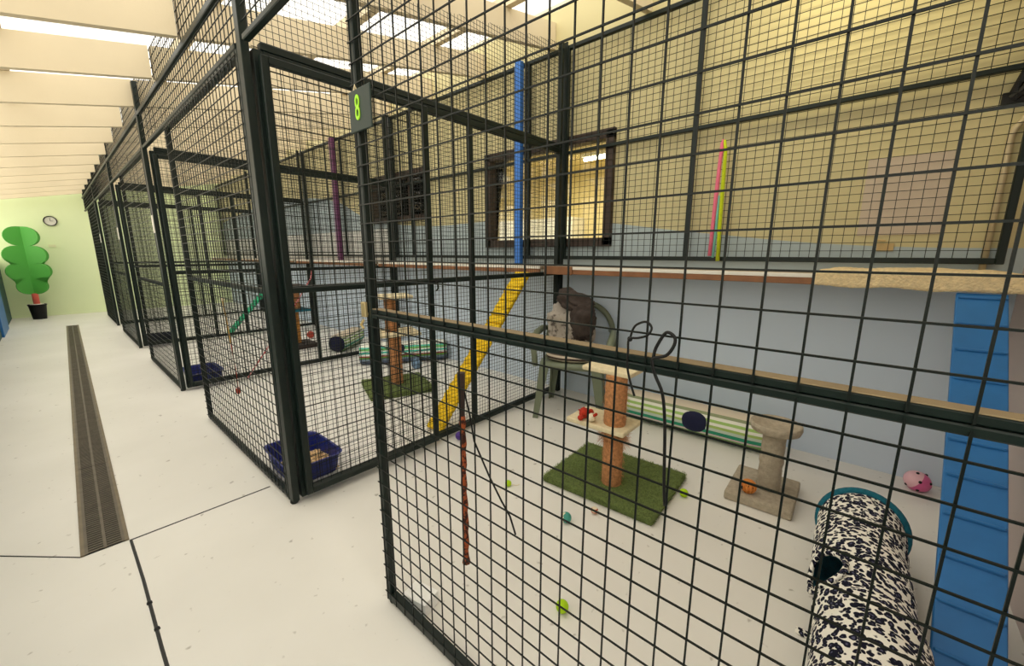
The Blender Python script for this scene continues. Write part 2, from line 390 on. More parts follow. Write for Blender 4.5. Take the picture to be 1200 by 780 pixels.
# ------------------------------------------------------------------ wire panels
def panel(name, label, cat, group, org, ang, L, z0, z1, fr=.036, dep=.036, stiles=(), rails=(), pu=.051, pv=.051, u0=0., v0=None, r=.0022,
          top=None, side=0., feet=False, frame=True, edges=(1,1,1,1), frz=None, zs=None):
    """a framed wire panel. org = (x,y) of its near lower corner, ang = direction of its run, local u along it, v up."""
    t = thing(name, label, cat, (org[0], org[1], 0), ang, group)
    h = dep/2; fb = frz or fr
    tz = (lambda u: z1) if top is None else top
    if frame:
        for on_, u in ((edges[0], 0), (edges[1], L-fr)):
            if on_:
                m = MB(); m.bbox((u, -h, z0), (u+fr, h, tz(u+fr/2)), .003, 1); m.build('stile', STEEL, t)
        if edges[2]: m = MB(); m.bbox((fr, -h*.98, z0), (L-fr, h*.98, z0+fb), .003, 1); m.build('rail', STEEL, t)
        if edges[3]: m = MB(); m.bbox((fr, -h*.98, z1-fr), (L-fr, h*.98, z1), .003, 1); m.build('rail', STEEL, t)
    for s_ in stiles:
        m = MB(); m.bbox((s_-fr*.4, -h*.9, z0+fr), (s_+fr*.4, h*.9, tz(s_)-fr*.5), .003, 1); m.build('stile', STEEL, t)
    for z in rails:
        m = MB(); m.bbox((fr, -h*.95, z-fr*.42), (L-fr, h*.95, z+fr*.42), .003, 1); m.build('rail', STEEL, t)
    for (za, zb, va) in (zs or ((z0, None, v0),)):
        m = MB()
        u = u0 if u0 > 0 else pu*.5
        while u < L-.004:
            m.tube([(u, side, za+.004), (u, side, (zb or tz(u))-.004)], r, 4, False, PI/4); u += pu
        v = (va if va is not None else za + pv*.5)
        vmax = zb or max(tz(0), tz(L))
        while v < vmax-.004:
            a, b = .002, L-.002
            if top is not None and v > tz(0):
                a = L*(v-tz(0))/(tz(L)-tz(0))
            if b > a: m.tube([(a, side+r*1.6, v), (b, side+r*1.6, v)], r, 4, False, PI/4)
            v += pv
        m.build('wire_mesh', WIRE, t)
    if feet:
        for u in (.018, L-.018):
            m = MB(); m.smooth = True; m.lathe([(.009, 0), (.011, .004), (.011, .010), (.008, z0+.002)], 10, None, (u, 0, 0)); m.build('foot', STEEL, t)
    return t
HP = PI/2
HDR = 2.0
# front panel of cage 8 (runs along +y from the side wall to its post)
Y8 = 1.135
L8 = Y8 + .46
t = panel('cage_facade', 'dark green wire cage front carrying the number 8 plate and the hanging cords', 'cage panel', 'wire cage fronts', (X0, -.46), HP, L8, .012, HDR-.002,
      fr=.026, dep=.026, frz=.032, u0=.46-.4565+.002, pv=.0518, r=.0020, side=.0135, feet=True, rails=(), zs=((.012, 1.02, .99-.0522*18), (1.02, HDR, 1.0745)))
m = MB(); m.bbox((.026, -.015, 1.0225), (L8-.026, .011, 1.0350), .002, 1); m.build('rail', STEEL, t)
m = MB(); m.bbox((.026, -.010, 1.0090), (L8-.026, .0125, 1.0215), .002, 1); m.build('rail', STEEL, t)
m = MB(); m.bbox((.026, -.0155, 1.0350), (L8-.026, .0105, 1.0366), .0005, 1); tag(m.build('capping', mat('dusty_tan_capping', (142, 124, 94), .8, .12, 14), t), 'dusty tan capping on the middle rail')
m = MB(); m.bbox((L8-.008, .012, 1.01), (L8+.016, .024, 1.055), .003); m.tube([(L8+.01, .02, 1.0), (L8+.02, .024, .985), (L8+.006, .024, .975)], .004, 6); m.build('latch', BRASS, t)
ends = {1: 3.54, 2: 6.02, 3: 8.60, 4: 11.0}
for k in range(0, 4):
    y0 = PY[k] + .027
    lab = ['dark green wire cage front with the blue litter tray against its near corner', 'dark green wire cage front of the cage holding the navy-ended striped tunnel',
           'dark green wire cage front with the second white notice hung beside it', 'dark green wire cage front that ends at the lime green wall'][k]
    L = ends[k+1] - y0
    panel('cage_facade', lab, 'cage panel', 'wire cage fronts', (X0, y0), HP, L, .012, HDR-.002, fr=.028, dep=.028, frz=.03, rails=(1.03,) if k == 0 else (.93,), r=.0023, side=.0145, feet=True)
# corner posts (full height, carry the roof line)
cp = ['dark green corner post beside the open gate of the numbered cage', 'dark green corner post second along from the number 8 plate post, blue tray beyond', 'dark green corner post third along, with the upper white notice',
      'dark green corner post fourth along, close to the lime wall']
for k in range(4):
    t = thing('corner_post', cp[k], 'post', (X0, PY[k], 0), 0, 'cage corner posts')
    m = MB(); m.bbox((-.013, -.024, .014), (.018, .024, roof_z(X0)+.17), .003, 2); m.build('post', STEEL, t)
    m = MB(); m.smooth = True; m.lathe([(.016, 0), (.019, .005), (.019, .014), (.012, .016)], 12); m.build('foot', RUBBER, t)
    if k > 0:
        m = MB(); m.bbox((-.021, -.021, 1.36), (-.014, .021, 1.50), .002, 1); n_ = m.build('notice', WHITE, t); 
# gates: swung inwards along the dividers
gl = ['dark green wire gate swung open against the divider with the yellow ramp behind', 'dark green wire gate folded back in front of the navy-ended tunnel', 'dark green wire gate folded back beside the turquoise ramp', 'dark green wire gate folded back in the cage next to the lime wall']
for k in range(4):
    t = panel('cage_gate', gl[k], 'gate', 'open cage gates', (X0+.04, PY[k]-.052), math.radians(-.6), .80, .045, HDR-.03, fr=.03, dep=.028, rails=(1.035,), pu=.0515, pv=.0515, r=.0019, side=.01)
    if k == 0:
        m = MB(); m.tube([(.80, -.02, 1.035), (.80, -.045, 1.035), (.80, -.05, 1.0), (.80, -.035, .985)], .005, 6); m.tube([(.76, -.02, 1.04), (.83, -.022, 1.04)], .006, 6); m.build('latch', BLACK, t)
# dividers
dl = ['dark green wire divider separating the number 8 cage from the cage with the yellow ramp', 'dark green wire divider between the yellow ramp cage and the navy-ended tunnel', 'dark green wire divider between the navy-ended tunnel and the turquoise ramp', 'dark green wire divider of the last cage before the lime wall']
DL = 2.815 - X0
for k in range(4):
    pt = .0254 if k < 2 else .034
    panel('cage_divider', dl[k], 'cage divider', 'wire cage dividers', (X0+.03, PY[k]), 0, DL-.03, .02, HDR, fr=.036, dep=.04, stiles=(1.18,), rails=(1.035,), pu=pt, pv=pt, r=.00125, side=.0)
    x0 = X0+.03
    panel('divider_transom', ['fine wire infill above the divider beside the numbered cage', 'fine wire infill above the divider behind the yellow ramp cage', 'fine wire infill above the divider beside the turquoise ramp', 'fine wire infill above the last divider before the lime wall'][k],
          'cage panel', 'infills above the dividers', (x0, PY[k]), 0, DL-.03, HDR+.002, 2.3, fr=.03, dep=.036, pu=pt, pv=pt, r=.00125, edges=(0, 1, 1, 0), top=lambda u: roof_z(x0+u)-.004)
# transoms above the fronts: header rail, upper rail, wire to the roof
tl = ['dark green wire transom above the cage front with the number 8 plate', 'dark green wire transom above the front with the litter tray behind', 'dark green wire transom above the front of the navy-ended tunnel cage', 'dark green wire transom above the front with the second notice', 'dark green wire transom reaching the lime green wall']
yy = [-.46] + PY
yy[5-0-0] = yy[5] if len(yy) > 5 else YF
for k in range(5):
    y0 = yy[k] + (.027 if k else 0); y1 = (yy[k+1] - .027) if k < 4 else YF-.01
    L = y1-y0
    t = panel('cage_transom', tl[k], 'cage panel', 'transoms above the cage fronts', (X0, y0), HP, L, HDR+.002, roof_z(X0)+.18, fr=.022, dep=.028, pu=.051, pv=.0515, r=.0024, side=-.003, edges=(0, 0, 1, 0), stiles=())
    m = MB(); m.bbox((0, -.013, 2.245), (L, .013, 2.275), .003, 1); m.build('rail', STEEL, t)
# back screens standing above the shelf
sl = ['dark green wire screen over the beige wall behind the chair and shelf cushion', 'dark green wire screen beside the blue painted post', 'dark green wire screen beside the purple painted post', 'dark green wire screen over the grey mural further along', 'dark green wire screen over the back wall at the lime wall end']
for k in range(5):
    y0 = (-.43 if k == 0 else PY[k-1]+.004); y1 = (PY[k]-.004) if k < 4 else YF-.01
    st = {0: (.98+.43,), 1: (2.355-y0, 2.505-y0, 4.09-y0), 2: (5.70-y0,), 3: (8.2-y0,), 4: ()}[k]
    panel('cage_screen', sl[k], 'cage panel', 'wire screens along the back', (2.872, y0), HP, y1-y0, 1.148, 2.745, fr=.028, dep=.03, stiles=st, rails=(1.978,), pu=.0468, pv=.0417, r=.0020, side=-.008)
pp = ['dark green back post at the corner behind the plastic chair', 'dark green back post behind the striped tunnels', 'dark green back post near the purple painted post', 'dark green back post closest to the lime wall']
for k in range(4):
    m = MB(); m.bbox((2.82, PY[k]-.022, 0), (2.862, PY[k]+.022, 1.035), .003, 1); m.bbox((2.846, PY[k]-.004-.02, 1.10), (2.856, PY[k]+.02, roof_z(2.85)), .002, 1)
    one(m, 'back_post', STEEL, pp[k], 'post', group='back posts at the dividers')
m = MB(); m.bbox((2.81, 2.40, 1.097), (2.855, 2.465, roof_z(2.8)-.005), .003, 1); one(m, 'painted_post', BLUEPOST, 'bright blue painted post standing on the shelf behind the wire', 'post')
m = MB(); m.bbox((2.80, 5.79, 1.097), (2.855, 5.87, roof_z(2.8)-.005), .003, 1); one(m, 'painted_post', PURPLE, 'purple painted post standing on the shelf further down the cages', 'post')

# number plate
t = thing('number_sign', 'dark green plate with a lime number 8 on the cage front post', 'sign', (X0-.0275, 1.068, 1.570))
m = MB(); m.bbox((-.003, -.054, -.052), (.003, .054, .052), .002, 1); m.build('plate', SIGN, t)
cu = bpy.data.curves.new('numeral', 'FONT'); cu.body = '8'; cu.size = .088; cu.extrude = .0012; cu.align_x = 'CENTER'; cu.align_y = 'CENTER'
tmp = bpy.data.objects.new('tmp_numeral', cu); COL.objects.link(tmp)
dg = bpy.context.evaluated_depsgraph_get(); me = bpy.data.meshes.new_from_object(tmp.evaluated_get(dg)); bpy.data.objects.remove(tmp)
me.name = 'numeral'; me.materials.clear(); me.materials.append(LIME)
o = bpy.data.objects.new('numeral', me); COL.objects.link(o); o.parent = t
o.rotation_euler = (HP, 0, -HP); o.location = (-.0045, .008, .002); o.scale = (.56, 1, 1)
m = MB(); m.tube([(0, .03, .05), (.004, .03, .067), (.010, .03, .052)], .002, 6); m.build('hook', ZINC, t)

# ------------------------------------------------------------------ shelf
for (a, b_, lab) in ((-.497, 1.958, 'brown edged shelf along the wall of the number 8 cage'), (2.012, 4.434, 'brown edged shelf meeting the top of the yellow ramp'),
                     (4.488, 6.91, 'brown edged shelf below the purple post'), (6.965, 9.386, 'brown edged shelf meeting the top of the turquoise ramp'), (9.44, 11.89, 'brown edged shelf ending at the lime green wall')):
    t = thing('wall_shelf', lab, 'shelf', (2.6, (a+b_)/2, 1.04), 0, 'shelves along the back wall'); h = (b_-a)/2
    m = MB(); m.bbox((.012, -h, .03), (XB-2.6-.001, h, .055), .002, 1); m.build('board', SHELF, t)
    m = MB(); m.bbox((0, -h, .0), (.012, h, .034), .002, 1); m.build('edging', BROWNW, t)
    m = MB(); m.bbox((-.001, -h, .0345), (.0115, h, .056), .002, 1); m.build('lipping', WHITE, t)
    m = MB(); m.box((XB-2.6-.03, -h, 0), (XB-2.6-.001, h, .03)); m.build('batten', WHITE, t)
m = MB(); m.bbox((2.587, 1.70, 1.036), (2.5995, 1.958, 1.098), .002, 1)
one(m, 'cover_strip', BROWNW, 'short brown timber strip over the shelf joint beside the divider', 'timber strip')

# ------------------------------------------------------------------ ramps
def ramp(name, label, p0, p1, w, th, mt, cleat, step, cmat=None, scallop=0.):
    p0 = Vector(p0); p1 = Vector(p1); d = p1-p0; L = d.length; d.normalize()
    sd = Vector((0, 0, 1)).cross(d).normalized(); up = d.cross(sd)
    M = Matrix(((d.x, sd.x, up.x, p0.x), (d.y, sd.y, up.y, p0.y), (d.z, sd.z, up.z, p0.z), (0, 0, 0, 1)))
    t = thing(name, label, 'ramp', p0); Mi = T3(*(-p0)) @ M
    m = MB()
    if scallop:
        n = int(L/step); m.smooth = False
        for i in range(n):
            a, b_ = L*i/n, L*(i+1)/n
            m.bbox((a, -w/2, 0), (b_, w/2, th), th*.45, 3, Mi)
        m.build('tread', mt, t)
    else:
        m.bbox((0, -w/2, 0), (L, w/2, th), .003, 1, Mi); m.build('board', mt, t)
    u = step*.6
    while u < L-.03:
        m = MB(); m.bbox((u, -w/2+.004, th), (u+cleat, w/2-.004, th+(.009 if not scallop else .008)), .004, 1, Mi); m.build('cleat', cmat or mt, t); u += step*random.uniform(.9, 1.1)
    return t
ramp('cat_ramp', 'blue cleated plank ramp climbing from the floor to the sheepskin shelf', (1.49, -.333, .002), (2.582, -.345, 1.018), .146, .022, BLUEP, .011, .135)
ramp('cat_ramp', 'yellow padded ramp leaning from the floor up to the shelf', (1.60, 2.125, .0), (2.59, 2.165, 1.03), .155, .03, YELLOW, .02, .072, None, 1)
ramp('cat_ramp', 'turquoise ramp climbing to the shelf behind several wire panels', (1.64, 7.09, .0), (2.59, 7.13, 1.03), .155, .03, GREENT, .02, .08, None, 1)

# ------------------------------------------------------------------ sheepskin on the shelf
bm = bmesh.new(); nx, ny = 34, 70
grid = {}
for i in range(nx+1):
    for j in range(ny+1):
        u = i/nx; v = j/ny; y = -.475 + .70*v
        s_ = u*.36
        if s_ < .27: x, z = 2.86-s_, 1.108
        else:
            q = s_-.27; x, z = 2.587-min(.02, q), 1.108-max(0, q-.012)*.9
        w = noise.noise(Vector((x*9, y*7, 2)))*.010 + noise.noise(Vector((x*60, y*60, z*60)))*.004
        edge = min(u, 1-u, v, 1-v)
        z += w + .016*min(1, edge*8); x -= (.010*min(1, max(0, s_-.24)*15)) + (w*.6 if s_ > .27 else 0)
        y += noise.noise(Vector((u*6, v*3, 5)))*.012
        grid[i, j] = bm.verts.new((x, y, z))
for i in range(nx):
    for j in range(ny): bm.faces.new((grid[i, j], grid[i, j+1], grid[i+1, j+1], grid[i+1, j])).smooth = True
bmesh.ops.recalc_face_normals(bm, faces=bm.faces[:])
bmesh.ops.solidify(bm, geom=bm.faces[:], thickness=.008)
m = MB(); m.smooth = True; m.frombm(bm)
for _ in range(5000):
    i, j = random.randint(0, nx-1), random.randint(0, ny-1)
one(m, 'sheepskin_mat', SHEEP, 'cream sheepskin mat draped over the shelf edge above the blue ramp', 'mat')

# ------------------------------------------------------------------ plastic chair
def chair():
    fx = Vector((-.91, -.41, 0)).normalized()
    t = thing('garden_chair', 'olive grey plastic garden chair with blankets on it, by the back wall', 'chair', (2.54, 1.625, 0), math.atan2(fx.y, fx.x))
    # local +x forward, y sideways
    m = MB(); m.smooth = True
    outl = []
    for k in range(40):
        a = 2*PI*k/40; c, s_ = math.cos(a), math.sin(a); e = .42
        outl.append((.215*math.copysign(abs(c)**e, c), .235*math.copysign(abs(s_)**e, s_)))
    bm = bmesh.new(); rings = []
    for sc, z in ((1., .375), (1.02, .392), (1.0, .412), (.93, .418), (.6, .408), (.2, .402)):
        rings.append([bm.verts.new((x*sc, y*sc, z + (.006 if x > .15 else 0))) for x, y in outl])
    for a, b_ in zip(rings, rings[1:]):
        for k in range(40): bm.faces.new((a[k], a[(k+1) % 40], b_[(k+1) % 40], b_[k]))
    bm.faces.new(rings[-1]); bm.faces.new(rings[0][::-1]); m.frombm(bm); m.build('seat', CHAIRM, t)
    def leg(x0, y0, x1, y1):
        m = MB(); n = 9; vs = []
        for z, f in ((.0, 0), (.39, 1)):
            x, y = x0+(x1-x0)*f, y0+(y1-y0)*f; w = .022+.018*f; th = .008
            sx, sy = math.copysign(1, x0), math.copysign(1, y0)
            vs += [(x+sx*.004, y+sy*.004, z), (x-sx*w*1.6, y+sy*.004, z), (x-sx*w*1.6, y-sy*th, z), (x-sx*th, y-sy*th, z), (x-sx*th, y-sy*w*1.6, z), (x+sx*.004, y-sy*w*1.6, z)]
        fs = [tuple(range(5, -1, -1)), tuple(range(6, 12))] + [(k, (k+1) % 6, 6+(k+1) % 6, 6+k) for k in range(6)]
        m.add(vs, fs); m.build('leg', CHAIRM, t)
    leg(.235, .255, .205, .215); leg(.235, -.255, .205, -.215); leg(-.235, .23, -.19, .20); leg(-.235, -.23, -.19, -.20)
    # back: arched shell with a rim
    def bp(a, r):   # a in [0..1] around arch
        th = PI*a; y = -math.cos(th)*.265*r + .012; hgt = .40 + (math.sin(th)**.62)*.41*r
        return Vector((-.20 - (hgt-.40)*.25, y, hgt))
    m = MB(); m.smooth = True
    m.tube([bp(k/28, 1.) for k in range(29)], .022, 8); m.build('back_frame', CHAIRM, t)
    for s_ in (-.17, -.11, -.05, .01, .07):
        zt = .40 + (math.sqrt(max(0, 1-(s_/.235)**2))**.62)*.40 - .01
        m = MB(); m.bbox((-.012, -.021, 0), (.0, .021, zt-.40), .004, 1, Matrix(((1, 0, -.25, -.20), (0, 1, 0, s_), (0, 0, 1, .40), (0, 0, 0, 1)))); m.build('back_slat', CHAIRM, t)
    for s_ in (1, -1):
        pts = [(-.25, s_*.245, .60), (-.12, s_*.275, .615), (.05, s_*.28, .61), (.17, s_*.275, .59), (.222, s_*.262, .53), (.225, s_*.245, .40)]
        m = MB(); m.smooth = True; m.tube(pts, [.018, .024, .026, .026, .022, .02], 8); m.build('armrest', CHAIRM, t)
    return t
chair()
GREYB = spot_mat('mottled_grey_fleece', (172, 163, 152), (88, 80, 74), 22, .34)
BROWNB = mat('dark_brown_fleece', (62, 52, 47), .95, .25, 30, .4, 90)
STRB = ring_mat('striped_cushion_fabric', [(0, (40, 34, 30)), (.010, (206, 192, 172)), (.03, (70, 56, 48)), (.045, (200, 186, 168)), (.06, (120, 100, 84)), (.08, (190, 176, 160))])
ca = math.atan2(-.41, -.91)
def blob(mbx, c, sc, disp, dsc, M=None, n=40, flat=0.):
    bm = bmesh.new(); bmesh.ops.create_uvsphere(bm, u_segments=n, v_segments=n*2//3, radius=1)
    for v in bm.verts:
        p = v.co.copy(); e = .75
        q = Vector((math.copysign(abs(p.x)**e, p.x)*sc[0], math.copysign(abs(p.y)**e, p.y)*sc[1], math.copysign(abs(p.z)**e, p.z)*sc[2]))
        d = noise.noise(p*dsc + Vector(c)*5)*disp + noise.noise(p*dsc*2.7 + Vector(c))*disp*.4
        q += p.normalized()*d
        if flat and q.z < -sc[2]*flat: q.z = -sc[2]*flat
        v.co = q
    s_ = mbx.smooth; mbx.smooth = True; mbx.frombm(bm, T3(*c) @ M if M is not None else T3(*c)); mbx.smooth = s_
m = MB(); blob(m, (.0, 0, .045), (.185, .20, .045), .006, 3, None, 44, .92)
one(m, 'seat_cushion', STRB, 'striped brown and cream cushion lying on the plastic chair seat', 'cushion', (2.535, 1.625, .412), ca)
m = MB(); blob(m, (-.04, -.035, .16), (.135, .165, .17), .05, 1.8, R3('X', 6), 48, .94)
one(m, 'fleece_blanket', GREYB, 'mottled grey fleece blanket bundled on the plastic chair', 'blanket', (2.535, 1.625, .504), ca)
m = MB(); blob(m, (-.03, .0, .0), (.11, .14, .05), .03, 2.2, R3('X', -28) @ R3('Y', 25), 40)
blob(m, (.045, .065, -.13), (.09, .085, .13), .03, 2.4, R3('Y', 8), 36)
one(m, 'fleece_blanket', BROWNB, 'dark brown fleece folded over the top and side of the grey blanket', 'blanket', (2.52, 1.615, .84), ca)

# ------------------------------------------------------------------ scratching posts
def fibre(mb_, c, r, z0, z1, n, l=.02):
    for _ in range(n):
        a = random.uniform(0, 2*PI); z = random.uniform(z0, z1)
        p = Vector((c[0]+r*math.cos(a), c[1]+r*math.sin(a), z))
        d = Vector((math.cos(a), math.sin(a), random.uniform(-1.5, .8)))*random.uniform(.3, 1)*l
        sd = Vector((-math.sin(a), math.cos(a), 0))*.0009
        mb_.add([p-sd, p+sd, p+d*.6+Vector((0, 0, -.002)), p+d+Vector((0, 0, -.006))], [(0, 1, 2), (0, 2, 3)])
def sisal_post(mb_, c, r, z0, z1, frays=260):
    prof = []; n = int((z1-z0)/.007)*2
    for i in range(n+1):
        z = z0+(z1-z0)*i/n; prof.append((r + (.0022 if i % 2 else 0) + .003*noise.noise(Vector((c[0], c[1], z*25))), z))
    mb_.smooth = True; mb_.lathe(prof, 24, None, (c[0], c[1], 0)); mb_.smooth = False
    fibre(mb_, c, r, z0+.01, z1-.01, frays)
def turf_base(t, x0, x1, y0, y1, h, n, mt=TURF, bl=BLADE):
    m = MB(); m.bbox((x0, y0, 0), (x1, y1, h), .012, 3); b_ = m.build('base', mt, t)
    m = MB()
    for _ in range(n):
        x = random.uniform(x0, x1); y = random.uniform(y0, y1); a = random.uniform(0, 2*PI); hh = random.uniform(.006, .013)
        side_ = random.random()
        p = Vector((x, y, h-.002)); d = Vector((math.cos(a)*.5, math.sin(a)*.5, 1))*hh
        if side_ < .25:
            e = random.randint(0, 3); p = Vector(((x0, y, 0), (x1, y, 0), (x, y0, 0), (x, y1, 0))[e]); p.z = random.uniform(.004, h)
            d = Vector(((-1, 0, .5), (1, 0, .5), (0, -1, .5), (0, 1, .5))[e])*hh*.8
        sd = Vector((-math.sin(a), math.cos(a), 0))*.0018
        m.add([p-sd, p+sd, p+d], [(0, 1, 2)])
    m.build('turf_pile', bl, b_)
t = thing('scratching_post', 'brown sisal scratching post on a green turf base with cream platforms', 'scratching post', (1.85, .905, 0), math.radians(2.5))
turf_base(t, -.25, .25, -.295, .295, .038, 9000)
px_, py_ = -.085, -.02
m = MB(); sisal_post(m, (px_, py_), .047, .038, .335, 500); 
fibre(m, (px_, py_), .047, .27, .33, 500, .05); m.build('post', SISAL, t)
m = MB(); sisal_post(m, (px_+.004, py_), .052, .36, .618, 300); m.build('post', SISAL, t)
m = MB(); m.bbox((-.165, -.11, .335), (.045, .21, .36), .008, 3, R3('Z', -2)); m.build('platform', CARPET, t)
m = MB(); m.bbox((-.125, -.11, .618), (.09, .15, .642), .008, 3, R3('Z', -2)); m.build('platform', CARPET, t)

t = thing('scratching_post', 'small beige plush scratching post with a round top and square base', 'scratching post', (2.235, .285, 0), math.radians(1.5))
m = MB(); m.bbox((-.17, -.142, 0), (.17, .142, .045), .012, 3); m.build('base', BEIGEC, t)
m = MB(); m.smooth = True; prof = [(.05+.005*noise.noise(Vector((1, 2, z*30))), .045+z) for z in [i*.012 for i in range(25)]]
m.lathe(prof, 24, None, (.0, -.02, 0)); m.build('post', BEIGEC, t)
m = MB(); m.smooth = True
m.lathe([(.03, .335), (.075, .34), (.103, .352), (.110, .372), (.108, .39), (.100, .392), (.090, .378), (.05, .368), (0.0, .366)], 36, None, (.0, -.02, 0)); m.build('top_bowl', BEIGEC, t)

t = thing('scratching_post', 'tall brown sisal scratching post with green base beyond the wire divider', 'scratching post', (1.93, 3.10, 0), math.radians(-20))
turf_base(t, -.27, .27, -.25, .25, .05, 2500)
m = MB(); sisal_post(m, (0, 0), .055, .05, .50, 200); m.build('post', SISAL, t)
m = MB(); sisal_post(m, (-.02, 0), .05, .525, .82, 200); m.build('post', SISAL, t)
m = MB(); m.bbox((-.16, -.16, .5), (.2, .16, .525), .008, 3); m.build('platform', CARPET, t)
m = MB(); m.bbox((-.13, -.13, .82), (.15, .13, .845), .008, 3); m.build('platform', CARPET, t)

OCH = mat('ochre_sisal', (206, 140, 66), .9, .2, 60, .4, 100); DKB = mat('dark_plush', (58, 48, 44), .95, .15, 40)
t = thing('scratching_post', 'scratching post with an ochre lower post and brown top, two dividers away', 'scratching post', (2.0, 5.5, 0), 0)
m = MB(); m.bbox((-.2, -.2, 0), (.2, .2, .05), .012, 3); m.build('base', DKB, t)
m = MB(); sisal_post(m, (0, 0), .045, .05, .47, 60); m.build('post', OCH, t)
m = MB(); m.bbox((-.15, -.15, .47), (.15, .15, .5), .01, 3); m.build('platform', TEALF, t)
m = MB(); sisal_post(m, (.02, 0), .06, .5, .78, 60); m.build('post', SISAL, t)
m = MB(); m.bbox((-.14, -.14, .78), (.14, .14, .805), .01, 3); m.build('platform', DKB, t)

# ------------------------------------------------------------------ tunnels
def tunnel(label, p0, p1, r, mt, hole_at, hole_ang, hr, lenends=True):
    """soft striped tunnel lying on the floor: shell with rounded ends and a round navy side opening"""
    p0 = Vector(p0); p1 = Vector(p1); d = p1-p0; L = d.length; rz = math.atan2(d.y, d.x)
    t = thing('cat_tunnel', label, 'cat tunnel', p0, rz)
    m = MB(); m.smooth = True; n = 28; k = 24; vs = []
    for i in range(k+1):
        u = i/k; e = 1-.10*max(0, abs(u-.5)*2-.85)/.15
        for j in range(n):
            a = 2*PI*j/n; c, s_ = math.cos(a), math.sin(a)
            rr = r*e*(1+.02*noise.noise(Vector((u*9, c*2, s_*2))))
            y = math.copysign(abs(c)**.8, c)*rr; z = math.copysign(abs(s_)**.8, s_)*rr
            vs.append((u*L, y, max(.001, r+z*(1 if z > 0 else .98))))
    fs = [(i*n+j, i*n+(j+1) % n, (i+1)*n+(j+1) % n, (i+1)*n+j) for i in range(k) for j in range(n)]
    m.add(vs, fs); m.build('shell', mt, t)
    for u in (0, L):
        m = MB(); m.smooth = True; m.lathe([(0.0, -.006), (r*.82, -.006), (r*.9, .0), (r*.82, .006), (0.0, .006)], 28, T3(u, 0, r) @ R3('Y', 90)); m.build('end_panel', NAVY, t)
    if hole_at is not None:
        # a dark patch following the shell
        a0 = math.radians(hole_ang); m = MB(); m.smooth = True; vs = []; fs = []
        def sp_(u, a, k_):
            c, s_ = math.cos(a), math.sin(a); rr = r*k_
            return (u, math.copysign(abs(c)**.8, c)*rr, r+math.copysign(abs(s_)**.8, s_)*rr)
        for ir in range(7):
            f = ir/6
            for k in range(30):
                q = 2*PI*k/30; vs.append(sp_(hole_at+hr*f*math.cos(q), a0+hr*f*math.sin(q)/r*.85, 1.03 if f < .9 else 1.0))
        for ir in range(6):
            for k in range(30): fs.append((ir*30+k, ir*30+(k+1) % 30, (ir+1)*30+(k+1) % 30, (ir+1)*30+k))
        m.add(vs, fs); m.build('opening', NAVY, t)
    return t
tunnel('green and white striped cat tunnel with a round navy hole along the back wall', (2.735, 1.28, 0), (2.765, .36, 0), .103, STRIPE, .515, 172, .077)
tunnel('teal striped cat tunnel behind the scratching post beyond the divider', (2.12, 4.10, 0), (2.90, 3.60, 0), .115, STRIPE2, .40, 150, .075)
tunnel('striped cat tunnel with a round navy end two cages along', (2.19, 4.80, 0), (2.66, 5.20, 0), .11, STRIPE, None, 0, 0)

# leopard tunnel
def leopard():
    t = thing('cat_tunnel', 'leopard print crinkle tunnel with teal trim lying beside the blue ramp', 'cat tunnel', (0, 0, 0))
    path = [Vector(p) for p in ((2.00, -.088, 0), (1.88, -.086, 0), (1.75, -.088, 0), (1.62, -.095, 0), (1.5, -.105, 0), (1.36, -.122, 0), (1.22, -.13, 0), (1.05, -.128, 0), (.9, -.12, 0))]
    r = .128; n = 48; rows = []; K = 110
    def at(u):
        f = u*(len(path)-1); i = min(int(f), len(path)-2); return path[i].lerp(path[i+1], f-i)
    bm = bmesh.new(); hole = []
    for i in range(K+1):
        u = i/K; c = at(u); row = []
        for j in range(n):
            a = 2*PI*j/n
            wob = 1 + .035*noise.noise(Vector((u*16, math.cos(a)*1.3, math.sin(a)*1.3))) + .018*math.sin(u*46)
            rr = r*wob
            if .40 < u < .6: rr *= 1-.06*math.sin((u-.40)/.2*PI)
            y = math.cos(a)*rr*1.03; z = r*.97 + math.sin(a)*rr*.97
            x = c.x + (-.055*math.sin(a) if False else .05*(math.sin(a)-0)*max(0, 1-u*6))
            row.append(bm.verts.new((x, c.y+y, max(.003, z))))
        rows.append(row)
    for i in range(K):
        for j in range(n):
            u = (i+.5)/K; a = 2*PI*(j+.5)/n
            du = (u-.475)/.080; da = (a-PI*.17)/.62
            if du*du + da*da < 1: continue
            bm.faces.new((rows[i][j], rows[i][(j+1) % n], rows[i+1][(j+1) % n], rows[i+1][j])).smooth = True
    bmesh.ops.recalc_face_normals(bm, faces=bm.faces[:])
    bm2 = bm.copy()
    m = MB(); m.smooth = True; m.frombm(bm); m.build('shell', LEOP, t)
    for v in bm2.verts: v.co = Vector((v.co.x, -.105+(v.co.y+.105)*.965, .124+(v.co.z-.124)*.965))
    m = MB(); m.smooth = True; m.frombm(bm2); m.build('lining', TEALF, t)
    for u0_, s_ in ((0., 1), (1., 1)):
        c = at(u0_); pts = []
        for j in range(41):
            a = 2*PI*j/40; pts.append((c.x+(.05*math.sin(a) if u0_ == 0 else 0), c.y+math.cos(a)*r*1.05, r*.97+.002+math.sin(a)*r*.99))
        m = MB(); m.smooth = True; m.tube(pts, .014, 8, False); m.build('trim', TEALF, t)
    # rim of the side opening
    pts = []
    for k in range(31):
        q = 2*PI*k/30; u = .475+.080*math.cos(q); a = PI*.17+.62*math.sin(q); c = at(u)
        pts.append((c.x, c.y+math.cos(a)*r*1.03, r*.97+math.sin(a)*r*.985))
    m = MB(); m.smooth = True; m.tube(pts, .008, 6, False); m.build('opening_trim', LEOP, t)
    m = MB(); m.bbox((1.42, -.02, .002), (1.45, .045, .006), .001, 1); m.build('tie', LEOP, t)
leopard()

